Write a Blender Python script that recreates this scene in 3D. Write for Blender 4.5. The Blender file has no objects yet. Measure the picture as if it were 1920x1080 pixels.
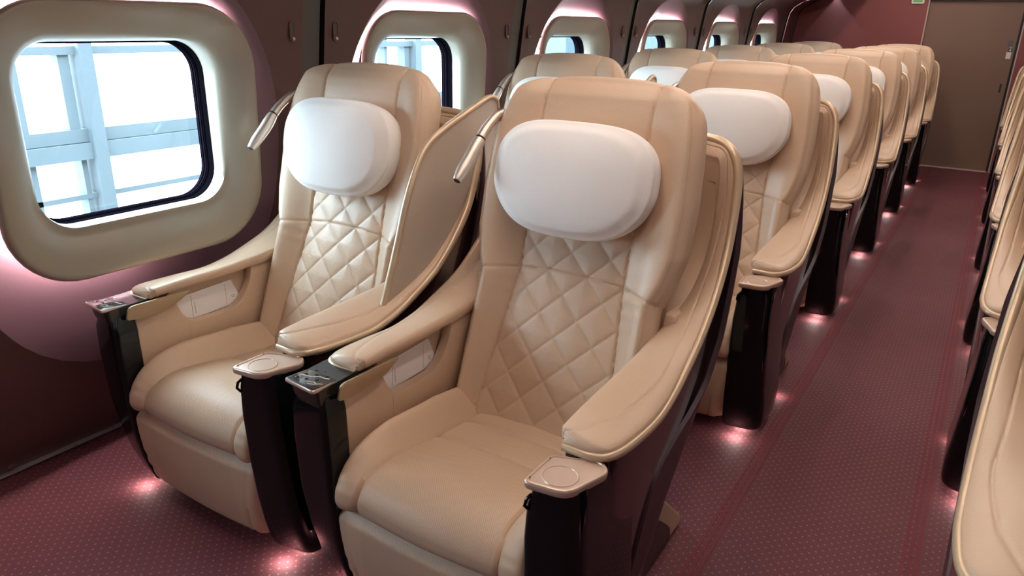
import bpy, bmesh, math, random
import numpy as np
from mathutils import Vector, Matrix
random.seed(4)
scn = bpy.context.scene
COL = scn.collection
PI = math.pi
PITCH = 1.3
ROWS = 6

# ------------------------------------------------------------------ camera
cd = bpy.data.cameras.new('camera'); cam = bpy.data.objects.new('camera', cd); COL.objects.link(cam)
cd.sensor_width = 36.0; cd.lens = 1379.78673 / 1920 * 36; cd.clip_start = 0.02; cd.clip_end = 200
cam.location = (0, 0, 1.3443)
cam.rotation_mode = 'XYZ'
cam.rotation_euler = (1.22326913, -0.0196321147, 0.569437768)
scn.camera = cam

# ------------------------------------------------------------------ materials
def mat(name, col, rough=0.5, metal=0.0, spec=0.5, coat=0.0, coat_rough=0.05, sheen=0.0):
    m = bpy.data.materials.new(name); m.use_nodes = True
    b = m.node_tree.nodes['Principled BSDF']
    b.inputs['Base Color'].default_value = (*col, 1); b.inputs['Roughness'].default_value = rough
    b.inputs['Metallic'].default_value = metal; b.inputs['Specular IOR Level'].default_value = spec
    b.inputs['Coat Weight'].default_value = coat; b.inputs['Coat Roughness'].default_value = coat_rough
    b.inputs['Sheen Weight'].default_value = sheen
    return m
def nodes(m): return m.node_tree.nodes, m.node_tree.links, m.node_tree.nodes['Principled BSDF']
def add_noise(m, scale, amount, bump=0.0, detail=4.0, bscale=None, coords='Object'):
    """varies the base colour a little with a noise, and bumps the surface"""
    n, l, b = nodes(m)
    tc = n.new('ShaderNodeTexCoord')
    nz = n.new('ShaderNodeTexNoise'); nz.inputs['Scale'].default_value = scale; nz.inputs['Detail'].default_value = detail
    l.new(tc.outputs[coords], nz.inputs['Vector'])
    c = tuple(b.inputs['Base Color'].default_value)
    mx = n.new('ShaderNodeMix'); mx.data_type = 'RGBA'
    mx.inputs['A'].default_value = tuple(v * (1 - amount) for v in c[:3]) + (1,)
    mx.inputs['B'].default_value = tuple(min(1, v * (1 + amount)) for v in c[:3]) + (1,)
    l.new(nz.outputs['Fac'], mx.inputs['Factor']); l.new(mx.outputs['Result'], b.inputs['Base Color'])
    if bump:
        nb = n.new('ShaderNodeTexNoise'); nb.inputs['Scale'].default_value = bscale or scale; nb.inputs['Detail'].default_value = 3
        l.new(tc.outputs[coords], nb.inputs['Vector'])
        bp = n.new('ShaderNodeBump'); bp.inputs['Strength'].default_value = bump; bp.inputs['Distance'].default_value = 0.002
        l.new(nb.outputs['Fac'], bp.inputs['Height']); l.new(bp.outputs['Normal'], b.inputs['Normal'])
    return mx
def math_node(n, l, op, a, bb=None, c=None):
    q = n.new('ShaderNodeMath'); q.operation = op
    for i, v in enumerate((a, bb, c)):
        if v is None: continue
        if isinstance(v, (int, float)): q.inputs[i].default_value = v
        else: l.new(v, q.inputs[i])
    return q.outputs[0]

LEA = (0.565, 0.390, 0.265)
leather = mat('beige_leather', LEA, 0.42, spec=0.5); add_noise(leather, 5, 0.07, 0.3, bscale=220)
def perforated(name):
    m = mat(name, LEA, 0.46, spec=0.42)
    mx = add_noise(m, 6, 0.05, 0.2, bscale=260)
    n, l, b = nodes(m)
    uv = n.new('ShaderNodeUVMap'); uv.uv_map = 'UVMap'
    sp = n.new('ShaderNodeSeparateXYZ'); l.new(uv.outputs['UV'], sp.inputs[0])
    def cell(off):
        u = math_node(n, l, 'MULTIPLY_ADD', sp.outputs[0], 1 / 0.0056, off); v = math_node(n, l, 'MULTIPLY_ADD', sp.outputs[1], 1 / 0.0056, off)
        u = math_node(n, l, 'SUBTRACT', math_node(n, l, 'FRACT', u), 0.5); v = math_node(n, l, 'SUBTRACT', math_node(n, l, 'FRACT', v), 0.5)
        d = math_node(n, l, 'ADD', math_node(n, l, 'MULTIPLY', u, u), math_node(n, l, 'MULTIPLY', v, v))
        return math_node(n, l, 'LESS_THAN', d, 0.016)
    dot = math_node(n, l, 'MAXIMUM', cell(0.0), cell(0.5))
    # only the centre panel is perforated
    inside = math_node(n, l, 'LESS_THAN', math_node(n, l, 'ABSOLUTE', sp.outputs[0]), 0.175)
    vmin = math_node(n, l, 'GREATER_THAN', sp.outputs[1], 0.012)
    dot = math_node(n, l, 'MULTIPLY', math_node(n, l, 'MULTIPLY', dot, inside), vmin)
    m2 = n.new('ShaderNodeMix'); m2.data_type = 'RGBA'; m2.inputs['B'].default_value = (0.27, 0.155, 0.085, 1)
    l.new(dot, m2.inputs['Factor']); l.new(mx.outputs['Result'], m2.inputs['A']); l.new(m2.outputs['Result'], b.inputs['Base Color'])
    return m
leather_perf = perforated('perforated_leather')
pillow_cloth = mat('white_cloth', (0.83, 0.77, 0.72), 0.85, spec=0.2, sheen=0.3); add_noise(pillow_cloth, 3, 0.015, 0.3, bscale=500)
thread = mat('tan_thread', (0.40, 0.27, 0.18), 0.7)
gloss_black = mat('gloss_black', (0.004, 0.005, 0.006), 0.07, spec=0.3, coat=0.08)
gloss_wine = mat('gloss_wine', (0.035, 0.010, 0.014), 0.16, spec=0.5, coat=0.4, coat_rough=0.08)
satin_wine = mat('satin_wine', (0.055, 0.024, 0.030), 0.38, spec=0.45)
neck_black = mat('satin_black', (0.02, 0.017, 0.014), 0.25)
rim_gold = mat('champagne_trim', (0.56, 0.41, 0.27), 0.34, metal=0.35)
tray_mat = mat('champagne_tray', (0.60, 0.43, 0.33), 0.3, metal=0.35)
flap_mat = mat('champagne_flap', (0.42, 0.29, 0.18), 0.36, metal=0.5)
chrome = mat('brushed_champagne_metal', (0.66, 0.56, 0.47), 0.42, metal=0.8)
dark_slot = mat('dark_slot', (0.02, 0.015, 0.012), 0.6)
panel_glass = mat('panel_glass', (0.025, 0.027, 0.032), 0.16, spec=0.6, coat=0.5)
icon_grey = mat('icon_grey', (0.36, 0.35, 0.33), 0.4)
icon_gold = mat('icon_gold', (0.62, 0.48, 0.30), 0.4)
skirt_mat = mat('tan_skirt', (0.50, 0.34, 0.21), 0.5)
part_fabric = mat('taupe_felt', (0.40, 0.29, 0.20), 0.62, sheen=0.6); add_noise(part_fabric, 40, 0.04, 0.4, bscale=700)
paper = mat('white_paper', (0.82, 0.76, 0.74), 0.6)
ink = mat('grey_ink', (0.25, 0.2, 0.2), 0.6)
wall_brown = mat('wall_brown', (0.122, 0.064, 0.057), 0.42, metal=0.25); add_noise(wall_brown, 2, 0.06, 0.08, bscale=500)
dish_lit_plum = mat('wall_lit_plum', (0.175, 0.088, 0.105), 0.45, metal=0.1)  # recess light put into the colour: lighter, more purple than the wall
strip_dark = mat('strip_dark', (0.085, 0.075, 0.063), 0.4)
strip_black = mat('strip_black', (0.008, 0.006, 0.006), 0.5)
bezel_mat = mat('bezel_champagne', (0.36, 0.305, 0.235), 0.33, metal=0.15)
rubber = mat('black_rubber', (0.0035, 0.0028, 0.0045), 0.9, spec=0)
wine_seal = mat('plum_seal', (0.012, 0.008, 0.014), 0.8, spec=0)
alu = mat('aluminium', (0.5, 0.44, 0.42), 0.4, metal=0.6)
bronze = mat('bronze_hook', (0.20, 0.11, 0.10), 0.3, metal=0.6)
end_wine = mat('end_wall_wine', (0.27, 0.072, 0.070), 0.5); add_noise(end_wine, 3, 0.05)
door_brown = mat('door_brown', (0.23, 0.135, 0.095), 0.5); add_noise(door_brown, 3, 0.05)
pale_trim = mat('pale_trim', (0.55, 0.42, 0.38), 0.5)
ceil_mat = mat('ceiling_cream', (0.62, 0.55, 0.48), 0.6)
bin_mat = mat('bin_brown', (0.10, 0.06, 0.05), 0.5)
beam_mat = mat('blue_grey_steel', (0.095, 0.115, 0.125), 0.5)
panel_blue = mat('pale_blue_wall', (0.028, 0.054, 0.066), 0.6)
sign_white = mat('sign_white', (0.8, 0.85, 0.7), 0.5)
sign_green = mat('sign_green', (0.25, 0.5, 0.2), 0.5)

def emission(name, col, s):
    m = bpy.data.materials.new(name); m.use_nodes = True; n = m.node_tree.nodes; l = m.node_tree.links; n.clear()
    e = n.new('ShaderNodeEmission'); e.inputs['Color'].default_value = (*col, 1); e.inputs['Strength'].default_value = s
    o = n.new('ShaderNodeOutputMaterial'); l.new(e.outputs[0], o.inputs['Surface']); return m
glow_lamp = emission('warm_lamp', (1.0, 0.87, 0.78), 11.5)
gap_glow = emission('window_gap_lamp', (1.0, 0.90, 0.93), 120.0)
foot_glow = emission('foot_lamp', (1.0, 0.82, 0.76), 12.0)

def make_glass():
    m = bpy.data.materials.new('window_glass'); m.use_nodes = True; n = m.node_tree.nodes; l = m.node_tree.links; n.clear()
    t = n.new('ShaderNodeBsdfTransparent'); t.inputs['Color'].default_value = (0.92, 0.97, 1.0, 1)
    g = n.new('ShaderNodeBsdfGlossy'); g.inputs['Roughness'].default_value = 0.02; g.inputs['Color'].default_value = (0.9, 0.95, 1, 1)
    mx = n.new('ShaderNodeMixShader'); mx.inputs[0].default_value = 0.06
    o = n.new('ShaderNodeOutputMaterial'); l.new(t.outputs[0], mx.inputs[1]); l.new(g.outputs[0], mx.inputs[2]); l.new(mx.outputs[0], o.inputs['Surface'])
    return m
glass = make_glass()

def make_carpet():
    m = mat('wine_carpet', (0.155, 0.042, 0.050), 0.68, spec=0.27)
    n, l, b = nodes(m)
    tc = n.new('ShaderNodeTexCoord'); sp = n.new('ShaderNodeSeparateXYZ'); l.new(tc.outputs['Object'], sp.inputs[0])
    def cell(off):
        u = math_node(n, l, 'MULTIPLY_ADD', sp.outputs[0], 1 / 0.030, off); v = math_node(n, l, 'MULTIPLY_ADD', sp.outputs[1], 1 / 0.030, off)
        u = math_node(n, l, 'SUBTRACT', math_node(n, l, 'FRACT', u), 0.5); v = math_node(n, l, 'SUBTRACT', math_node(n, l, 'FRACT', v), 0.5)
        d = math_node(n, l, 'ADD', math_node(n, l, 'MULTIPLY', u, u), math_node(n, l, 'MULTIPLY', v, v))
        q = n.new('ShaderNodeMapRange'); q.inputs[1].default_value = 0.003; q.inputs[2].default_value = 0.016; q.inputs[3].default_value = 1; q.inputs[4].default_value = 0
        l.new(d, q.inputs[0]); return q.outputs[0]
    dot = math_node(n, l, 'MAXIMUM', cell(0.0), cell(0.5))
    dot = math_node(n, l, 'MULTIPLY', dot, 0.32)
    # woven ground: fine ribs, and worn blotches
    nz = n.new('ShaderNodeTexNoise'); nz.inputs['Scale'].default_value = 180; nz.inputs['Detail'].default_value = 3; l.new(tc.outputs['Object'], nz.inputs['Vector'])
    nb = n.new('ShaderNodeTexNoise'); nb.inputs['Scale'].default_value = 2.2; nb.inputs['Detail'].default_value = 5; l.new(tc.outputs['Object'], nb.inputs['Vector'])
    cr = n.new('ShaderNodeMix'); cr.data_type = 'RGBA'; cr.inputs['A'].default_value = (0.072, 0.018, 0.025, 1); cr.inputs['B'].default_value = (0.195, 0.056, 0.065, 1)
    f = math_node(n, l, 'ADD', math_node(n, l, 'MULTIPLY', nz.outputs['Fac'], 0.65), math_node(n, l, 'MULTIPLY', nb.outputs['Fac'], 0.35))
    l.new(f, cr.inputs['Factor'])
    c2 = n.new('ShaderNodeMix'); c2.data_type = 'RGBA'; c2.inputs['B'].default_value = (0.50, 0.27, 0.25, 1)
    l.new(dot, c2.inputs['Factor']); l.new(cr.outputs['Result'], c2.inputs['A']); l.new(c2.outputs['Result'], b.inputs['Base Color'])
    bp = n.new('ShaderNodeBump'); bp.inputs['Strength'].default_value = 0.7; bp.inputs['Distance'].default_value = 0.003
    l.new(nz.outputs['Fac'], bp.inputs['Height']); l.new(bp.outputs['Normal'], b.inputs['Normal'])
    return m
carpet = make_carpet()
border_mat = mat('wine_carpet_border', (0.165, 0.036, 0.044), 0.75, spec=0.2); add_noise(border_mat, 180, 0.3, 0.6, bscale=180)

# ------------------------------------------------------------------ mesh helpers
MX = 1.0            # -1 mirrors everything built (seats of the single column)
OFF = np.zeros(3)   # subtracted from every vertex: the thing's own origin
class MB:
    def __init__(s): s.v = []; s.f = []; s.uv = {}
    def add(s, pts): i = len(s.v); s.v += [tuple(map(float, p)) for p in pts]; return i
    def grid(s, P, close_u=False, close_v=False, uv=None):
        nv, nu = P.shape[:2]; i0 = s.add(P.reshape(-1, 3))
        if uv is not None:
            for k, q in enumerate(uv.reshape(-1, 2)): s.uv[i0 + k] = tuple(q)
        for j in range(nv if close_v else nv - 1):
            for i in range(nu if close_u else nu - 1):
                a = i0 + j * nu + i; b = i0 + j * nu + (i + 1) % nu; c = i0 + ((j + 1) % nv) * nu + (i + 1) % nu; d = i0 + ((j + 1) % nv) * nu + i
                s.f.append((a, b, c, d))
        return i0
    def ngon(s, pts, flip=False):
        i = s.add(pts); r = list(range(i, i + len(pts))); s.f.append(tuple(r[::-1] if flip else r))
    def tube(s, path, rad, n=12, cap=True):
        path = [np.array(p, float) for p in path]; m = len(path)
        if not hasattr(rad, '__len__'): rad = [rad] * m
        T = []
        for i in range(m):
            t = path[min(i + 1, m - 1)] - path[max(i - 1, 0)]; T.append(t / (np.linalg.norm(t) + 1e-12))
        up = np.array([0, 0, 1.]) if abs(T[0][2]) < .9 else np.array([1., 0, 0])
        u = np.cross(T[0], up); u /= np.linalg.norm(u); rings = []
        for i in range(m):
            u = u - T[i] * (u @ T[i]); u /= np.linalg.norm(u); w = np.cross(T[i], u)
            rings.append([path[i] + rad[i] * (math.cos(a) * u + math.sin(a) * w) for a in np.linspace(0, 2 * PI, n, endpoint=False)])
        R = np.array(rings); s.grid(R, close_u=True)
        if cap: s.ngon(R[0], flip=True); s.ngon(R[-1])
    def prism(s, poly, fn0, fn1):
        """poly in 2D; fn0/fn1 map a 2D point to the two end faces"""
        a = np.array([fn0(p) for p in poly]); b = np.array([fn1(p) for p in poly])
        s.grid(np.array([a, b]), close_u=True); s.ngon(a, flip=True); s.ngon(b)
    def box(s, c, h):
        c = np.array(c, float); x, y, z = h
        p = [c + np.array([sx * x, sy * y, sz * z]) for sx in (-1, 1) for sy in (-1, 1) for sz in (-1, 1)]
        i = s.add(p)
        for f in ((0, 1, 3, 2), (4, 6, 7, 5), (0, 4, 5, 1), (2, 3, 7, 6), (0, 2, 6, 4), (1, 5, 7, 3)): s.f.append(tuple(i + k for k in f))
    def build(s, name, m, parent=None, bevel=0.0, seg=2, sharp=40, label=None):
        me = bpy.data.meshes.new(name)
        V = [((p[0] - OFF[0]) * MX, p[1] - OFF[1], p[2] - OFF[2]) for p in s.v]
        me.from_pydata(V, [], s.f)
        bm = bmesh.new(); bm.from_mesh(me)
        if s.uv:
            ul = bm.loops.layers.uv.new('UVMap')
            for f in bm.faces:
                for lp in f.loops: lp[ul].uv = s.uv.get(lp.vert.index, (0, 0))
        bmesh.ops.remove_doubles(bm, verts=bm.verts, dist=1e-5)
        bmesh.ops.recalc_face_normals(bm, faces=bm.faces)
        if bevel:
            es = [e for e in bm.edges if len(e.link_faces) == 2 and e.calc_face_angle(0) > math.radians(35)]
            bmesh.ops.bevel(bm, geom=es, offset=bevel, segments=seg, affect='EDGES', profile=0.5, clamp_overlap=True)
        for f in bm.faces: f.smooth = True
        bm.to_mesh(me); bm.free()
        me.set_sharp_from_angle(angle=math.radians(sharp))
        me.materials.append(m)
        o = bpy.data.objects.new(name, me); COL.objects.link(o)
        if parent is not None: o.parent = parent
        if label: o['label'] = label
        return o
def tag(o, label=None, cat=None, group=None, kind=None):
    if label: o['label'] = label
    if cat: o['category'] = cat
    if group: o['group'] = group
    if kind: o['kind'] = kind
    return o
def struct(name, mb, m, parent=None, **k):
    o = mb.build(name, m, parent, **k)
    if parent is None: o['kind'] = 'structure'
    return o
def empty(name, loc):
    o = bpy.data.objects.new(name, None); COL.objects.link(o); o.location = loc; o.empty_display_size = 0.1; return o
def cr(P, n):
    """Catmull-Rom through P, n samples per span"""
    P = np.array(P, float); Q = np.vstack([2 * P[0] - P[1], P, 2 * P[-1] - P[-2]]); out = []
    for i in range(1, len(Q) - 2):
        for t in np.linspace(0, 1, n, endpoint=False):
            a, b, c, d = Q[i - 1], Q[i], Q[i + 1], Q[i + 2]
            out.append(.5 * ((2 * b) + (c - a) * t + (2 * a - 5 * b + 4 * c - d) * t * t + (3 * b - a - 3 * c + d) * t ** 3))
    out.append(P[-1]); return np.array(out)
def rpoly(P, r, n=4):
    """rounds the corners of a 2D polygon"""
    P = [np.array(p, float) for p in P]; out = []; m = len(P)
    for i in range(m):
        rr = r[i] if hasattr(r, '__len__') else r
        a, b, c = P[i - 1], P[i], P[(i + 1) % m]
        u = (a - b); lu = np.linalg.norm(u); w = (c - b); lw = np.linalg.norm(w); k = min(rr, lu * .49, lw * .49)
        p0 = b + u / lu * k; p1 = b + w / lw * k
        for t in np.linspace(0, 1, n + 1): out.append((1 - t) ** 2 * p0 + 2 * t * (1 - t) * b + t * t * p1)
    return out
sst = lambda a, b, x: (lambda t: t * t * (3 - 2 * t))(np.clip((x - a) / (b - a), 0, 1))
gro = lambda d, w: np.exp(-(d / w) ** 2)

def slab(mb, P, N, prof, cap=True, uv=None):
    """front face grid P (nv,nu,3) with outward direction N; prof = (outward, depth) steps that wrap the edge"""
    mb.grid(P, uv=uv)
    nv, nu = P.shape[:2]
    idx = [(0, i) for i in range(nu)] + [(j, nu - 1) for j in range(1, nv)] + [(nv - 1, i) for i in range(nu - 2, -1, -1)] + [(j, 0) for j in range(nv - 2, 0, -1)]
    B = np.array([P[k] for k in idx]); NB = np.array([N[k] for k in idx])
    T = np.roll(B, -1, 0) - np.roll(B, 1, 0); T /= np.linalg.norm(T, axis=1)[:, None] + 1e-12
    O = np.cross(T, NB); O /= np.linalg.norm(O, axis=1)[:, None] + 1e-12
    cen = B.mean(0)
    if np.sum((B - cen) * O) < 0: O = -O
    rings = [B] + [B + O * o - NB * d for o, d in prof]
    mb.grid(np.array(rings), close_u=True)
    if cap:
        L = rings[-1]; c = L.mean(0); mb.grid(np.array([L, c + (L - c) * .5]), close_u=True); mb.ngon(c + (L - c) * .5)
    return rings

# ------------------------------------------------------------------ seat geometry (x across from the seat's middle, y and z as in row one)
YO = 1.35
ZB = np.array([.30, .36, .45, .56, .727, .82, 1.0, 1.1, 1.17, 1.20, 1.235])
YB = np.array([1.415, 1.44, 1.482, 1.530, 1.597, 1.622, 1.662, 1.684, 1.705, 1.722, 1.75])
def yback(z): return np.interp(z, ZB, YB)
def smooth_yback(z): return (yback(z - .025) + yback(z) * 2 + yback(z + .025)) / 4
def back_w(z):   # half width of the front face
    return np.interp(z, [.33, .39, .52, .64, .70, .75, .82, .94, 1.04, 1.10, 1.13, 1.15, 1.22], [.240, .247, .249, .249, .248, .268, .284, .287, .280, .272, .265, .258, .235])
def inner_w(z):
    return np.interp(z, [.33, .42, .56, .728, .9, 1.22], [.188, .186, .170, .150, .151, .150])
QP = .11
def backrest_front(nu=150, nv=230):
    u = np.linspace(-1, 1, nu)[None, :]; v = np.linspace(0, 1, nv)[:, None]
    ztop = 1.220 - .080 * (1 - np.clip(1 - np.abs(u) ** 3.4, 0, 1) ** .4545) - .003 * u ** 2
    zbot = .335 + 0 * u
    z = zbot + (ztop - zbot) * v
    a = u * back_w(z)
    y = smooth_yback(z)
    th = np.arctan2(smooth_yback(z + .02) - smooth_yback(z - .02), .04)
    iw = inner_w(z); aa = np.abs(a); W = back_w(z)
    h = np.zeros_like(a)
    side = np.clip((aa - iw) / (W - iw), 0, 1)
    lowb = np.interp(z, [.33, .5, .7, .76, .9, 1.05, 1.15, 1.22], [.030, .040, .046, .042, .034, .028, .014, .0])
    h += lowb * sst(0, .9, side) + .010 * np.sin(PI * side) * (side > 0)
    # centre panel belly
    h += .012 * (1 - np.clip(aa / iw, 0, 1) ** 2) * sst(.34, .5, z) * (1 - sst(.7, .85, z))
    # quilting in the centre panel under the pillow
    q = (aa < iw) * 1.0
    tz = (z - .682) * 1.04; sa = a + .004
    p1 = (sa + tz) / QP; p2 = (sa - tz) / QP
    d1 = np.abs(p1 - np.round(p1)) * QP * .707; d2 = np.abs(p2 - np.round(p2)) * QP * .707
    d = np.minimum(d1, d2)
    qm = q * (1 - sst(.86, .9, z))
    h += qm * (.0050 * np.clip(d / .030, 0, 1) ** .55 - .004) 
    h -= qm * .0016 * gro(d, .0018)
    # seams
    h -= .0055 * gro(aa - iw, .0030)
    seamc = .728 - .010 * np.sin(PI * np.clip((a + .15) / .3, 0, 1)) * -1
    h -= .0045 * gro(z - seamc, .0030) * (aa < iw)
    seams = .728 - .022 * side
    h -= .0045 * gro(z - seams, .0030) * (aa >= iw)
    # soft folds beside the seam
    h += .0012 * np.sin(z * 190) * gro(z - .68, .05) * (aa >= iw) * (1 - side)
    # top of the head panel rolls back
    h -= .012 * sst(1.17, 1.22, z)
    # horizontal roll around the edges
    h -= .014 * sst(.90, 1.0, np.abs(u)) ** 2
    P = np.stack([a, y - h * np.cos(th), z + h * np.sin(th)], -1)
    tn = np.minimum(th, .30)
    N = np.stack([np.zeros_like(a), -np.cos(tn), np.sin(tn)], -1)
    return P, N, a, z
BACK_PROF = [(.0012, .002), (-.0015, .004), (.003, .007), (.007, .015), (.009, .030), (.008, .050), (.002, .066), (-.012, .076)]
def part_backrest(root):
    P, N, a, z = backrest_front()
    mb = MB(); rings = slab(mb, P, N, BACK_PROF)
    o = mb.build('backrest', leather, root, sharp=60)
    # two rows of stitches along the edge seam
    nv, nu = P.shape[:2]
    for sgn in (0, nu - 1):
        st = MB()
        for inset, lift in ((3, .0006),):
            col = P[:, sgn + (inset if sgn == 0 else -inset)]; nn = N[:, sgn]
            L = np.concatenate([[0], np.cumsum(np.linalg.norm(np.diff(col, axis=0), axis=1))]); t = .004
            while t < L[-1] - .01:
                p = [np.array([np.interp(q, L, col[:, k]) for k in range(3)]) for q in (t, t + .0035)]
                n0 = np.array([np.interp(t, L, nn[:, k]) for k in range(3)])
                st.tube([p[0] + n0 * lift, p[1] + n0 * lift], .0006, 4); t += .0062
        st.build('edge_stitching', thread, o); [c for c in o.children if c.name.startswith('edge_stitching')][-1]['kind'] = 'stuff'
    return o
def part_pillow(root):
    n = 60; u = np.linspace(-1, 1, n)[None, :] + np.zeros((n, 1)); v = np.linspace(-1, 1, n)[:, None] + np.zeros((1, n))
    r = np.maximum(np.abs(u), np.abs(v)); ang = np.where(np.abs(u) >= np.abs(v), np.where(u >= 0, 1, -1) * (v / np.maximum(np.abs(u), 1e-9)), 0)
    # angle grows evenly along the square's sides, so the boundary is sampled evenly
    phi = np.where((np.abs(u) >= np.abs(v)) & (u >= 0), v / np.maximum(r, 1e-9) * PI / 4,
          np.where((np.abs(u) >= np.abs(v)), PI - v / np.maximum(r, 1e-9) * PI / 4,
          np.where(v > 0, PI / 2 - u / np.maximum(r, 1e-9) * PI / 4, -PI / 2 + u / np.maximum(r, 1e-9) * PI / 4)))
    c, q = np.cos(phi), np.sin(phi)
    ex = 3.5 - .5 * (q < 0) * np.abs(q)
    R = 1 / (np.abs(c) ** ex + np.abs(q) ** ex) ** (1 / ex)
    bx, by = R * c, R * q
    W = .213 - .032 * sst(.0, 1, -by) - .010 * sst(.2, 1, by)
    a = r * bx * W - .008; zz = .978 + r * by * .133 + .004 * (a / .2) ** 2 * 0
    h = .080 + .032 * (1 - r ** 2.4) - .012 * sst(.86, 1.0, r)
    th = math.atan2(.22, 1)
    yy = smooth_yback(zz) - h * math.cos(th) - .014
    z2 = zz + h * math.sin(th) * .3
    P = np.stack([a, yy, z2], -1); N = np.broadcast_to(np.array([0, -math.cos(th), math.sin(th)]), P.shape)
    mb = MB(); slab(mb, P, N, [(.003, .002), (.0055, .007), (.0045, .0085), (.006, .011), (.0065, .03), (.003, .055), (-.008, .078), (-.03, .092)])
    return mb.build('head_pillow', pillow_cloth, root, sharp=80)
def part_cushion(root):
    # profile of the centre panel: back to front, then rolling down the nose
    prof = cr([(1.50, .345), (1.42, .352), (1.30, .362), (1.18, .382), (1.10, .393), (1.045, .388), (1.005, .366), (.985, .335), (.984, .312)], 12)
    L = np.concatenate([[0], np.cumsum(np.linalg.norm(np.diff(prof, axis=0), axis=1))]); nv = 110; nu = 100
    s = np.linspace(0, L[-1], nv); Y = np.interp(s, L, prof[:, 0]); Z = np.interp(s, L, prof[:, 1])
    tY = np.gradient(Y, s); tZ = np.gradient(Z, s)
    nY, nZ = tZ * 1.0, -tY * 1.0     # outward (up / forward)
    k = np.sqrt(nY ** 2 + nZ ** 2); nY, nZ = nY / k, nZ / k
    u = np.linspace(-1, 1, nu)[None, :]
    hw = np.interp(Y, [.98, 1.05, 1.5], [.262, .258, .250])[:, None]
    a = u * hw; aa = np.abs(a)
    fr = L[-1] - s
    iw = np.interp(fr, [0, .05, .12, .25, .55], [.190, .186, .180, .180, .172])[:, None]
    side = np.clip((aa - iw) / (hw - iw), 0, 1)
    bol = np.interp(Y, [.984, 1.0, 1.05, 1.15, 1.32, 1.43, 1.5], [.004, .008, .026, .052, .068, .060, .03])[:, None]
    h = bol * sst(0, .85, side) + .008 * np.sin(PI * side)
    h = h + .012 * (1 - np.clip(aa / iw, 0, 1) ** 2)
    # cross seams of the centre panel
    for ys in (1.265, 1.385): h = h - .006 * gro(Y[:, None] - ys, .006) * (aa < iw) - .003 * gro(Y[:, None] - ys, .02) * (aa < iw)
    h = h - .009 * gro(aa - iw, .0035)
    # gathers in the leather at the front corners
    h = h + .0014 * np.sin(fr[:, None] * 260) * gro(fr[:, None] - .03, .04) * side * (1 - side) * 3
    h = h - .022 * sst(.90, 1.0, np.abs(u)) ** 2
    P = np.stack([a + 0 * h, Y[:, None] + nY[:, None] * h, Z[:, None] + nZ[:, None] * h], -1)
    N = np.stack([0 * a + 0 * h, nY[:, None] + 0 * h, nZ[:, None] + 0 * h], -1)
    uv = np.stack([a + 0 * h, fr[:, None] + 0 * h], -1)
    mb = MB(); mb.grid(P, uv=uv)
    # sides down, nose under, back
    for i in (0, -1):
        sg = 1 if i else -1
        E_ = P[:, i]; low = E_.copy(); low[:, 2] = np.minimum(low[:, 2] - .01, .285); low[:, 0] += sg * .002; low[:, 1] = np.maximum(low[:, 1], 1.0)
        m1 = E_ + np.array([sg * .005, 0, -.006])
        mb.grid(np.array([E_, m1, low]))
    lowf = P[-1].copy(); lowf[:, 1] = 1.012; lowf[:, 2] = .290
    mid = P[-1].copy(); mid[:, 1] += .006; mid[:, 2] -= .014
    mb.grid(np.array([P[-1], mid, lowf]))
    return mb.build('seat_cushion', leather_perf, root, sharp=60)
def part_legrest(root):
    nu, nv = 80, 50
    u = np.linspace(-1, 1, nu)[None, :]; v = np.linspace(0, 1, nv)[:, None]
    z = .050 + v * .232; W = .236 + .032 * np.clip(v * 1.15, 0, 1) ** .8; a = u * W
    y = 1.016 - .022 * v - .010 * np.sin(PI * v)
    aa = np.abs(a); iw = W - .043
    h = .012 * (1 - (u) ** 2) + .006 - .006 * gro(aa - iw, .003) - .018 * sst(.88, 1, np.abs(u)) ** 2 - .016 * sst(.88, 1, v) ** 2 - .01 * sst(.1, 0, v)
    h = h + .0018 * np.sin(z * 150 + a * 20) * gro(z - .12, .05) * sst(0, .02, aa - iw)
    P = np.stack([a, y - h, z + 0 * u], -1); N = np.broadcast_to(np.array([0, -1., .08]), P.shape)
    uv = np.stack([a * 1.0 + 0 * z, .30 - z + 0 * a], -1)
    mb = MB(); slab(mb, P, N, [(.003, .006), (.006, .016), (.004, .034), (-.006, .044)], uv=uv)
    return mb.build('leg_rest', leather_perf, root, sharp=60)

RIM = [(.270, 1.086, .583), (.335, 1.087, .584), (.367, 1.118, .585), (.376, 1.22, .578), (.374, 1.32, .574), (.370, 1.41, .589), (.366, 1.49, .616),
       (.360, 1.595, .660), (.355, 1.685, .725), (.345, 1.78, .818), (.334, 1.84, .935), (.322, 1.862, 1.010), (.296, 1.873, 1.050), (.25, 1.882, 1.070), (.15, 1.89, 1.076), (0, 1.892, 1.078)]
INN = [(.264, 1.098, .600), (.258, 1.104, .605), (.253, 1.12, .610), (.25, 1.22, .614), (.248, 1.32, .615), (.248, 1.41, .618), (.249, 1.49, .622),
       (.252, 1.57, .634), (.262, 1.65, .656), (.274, 1.735, .69), (.281, 1.822, .78), (.283, 1.847, .887), (.280, 1.846, 1.012), (.25, 1.854, 1.030), (.15, 1.860, 1.038), (0, 1.862, 1.040)]
def mirx(P): return np.array(P) * np.array([-1, 1, 1])
NS = 6
RS = cr(RIM, NS); IS = cr(INN, NS)
def full(c): return np.vstack([c, mirx(c)[::-1][1:]])   # right tip .. back centre .. left tip
def yrear(z): return np.interp(z, [0, .1, .18, .3, .364, .435, .517, .62, .75, .9, 1.03, 1.1], [1.27, 1.36, 1.44, 1.51, 1.575, 1.65, 1.745, 1.80, 1.845, 1.88, 1.897, 1.90])
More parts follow.
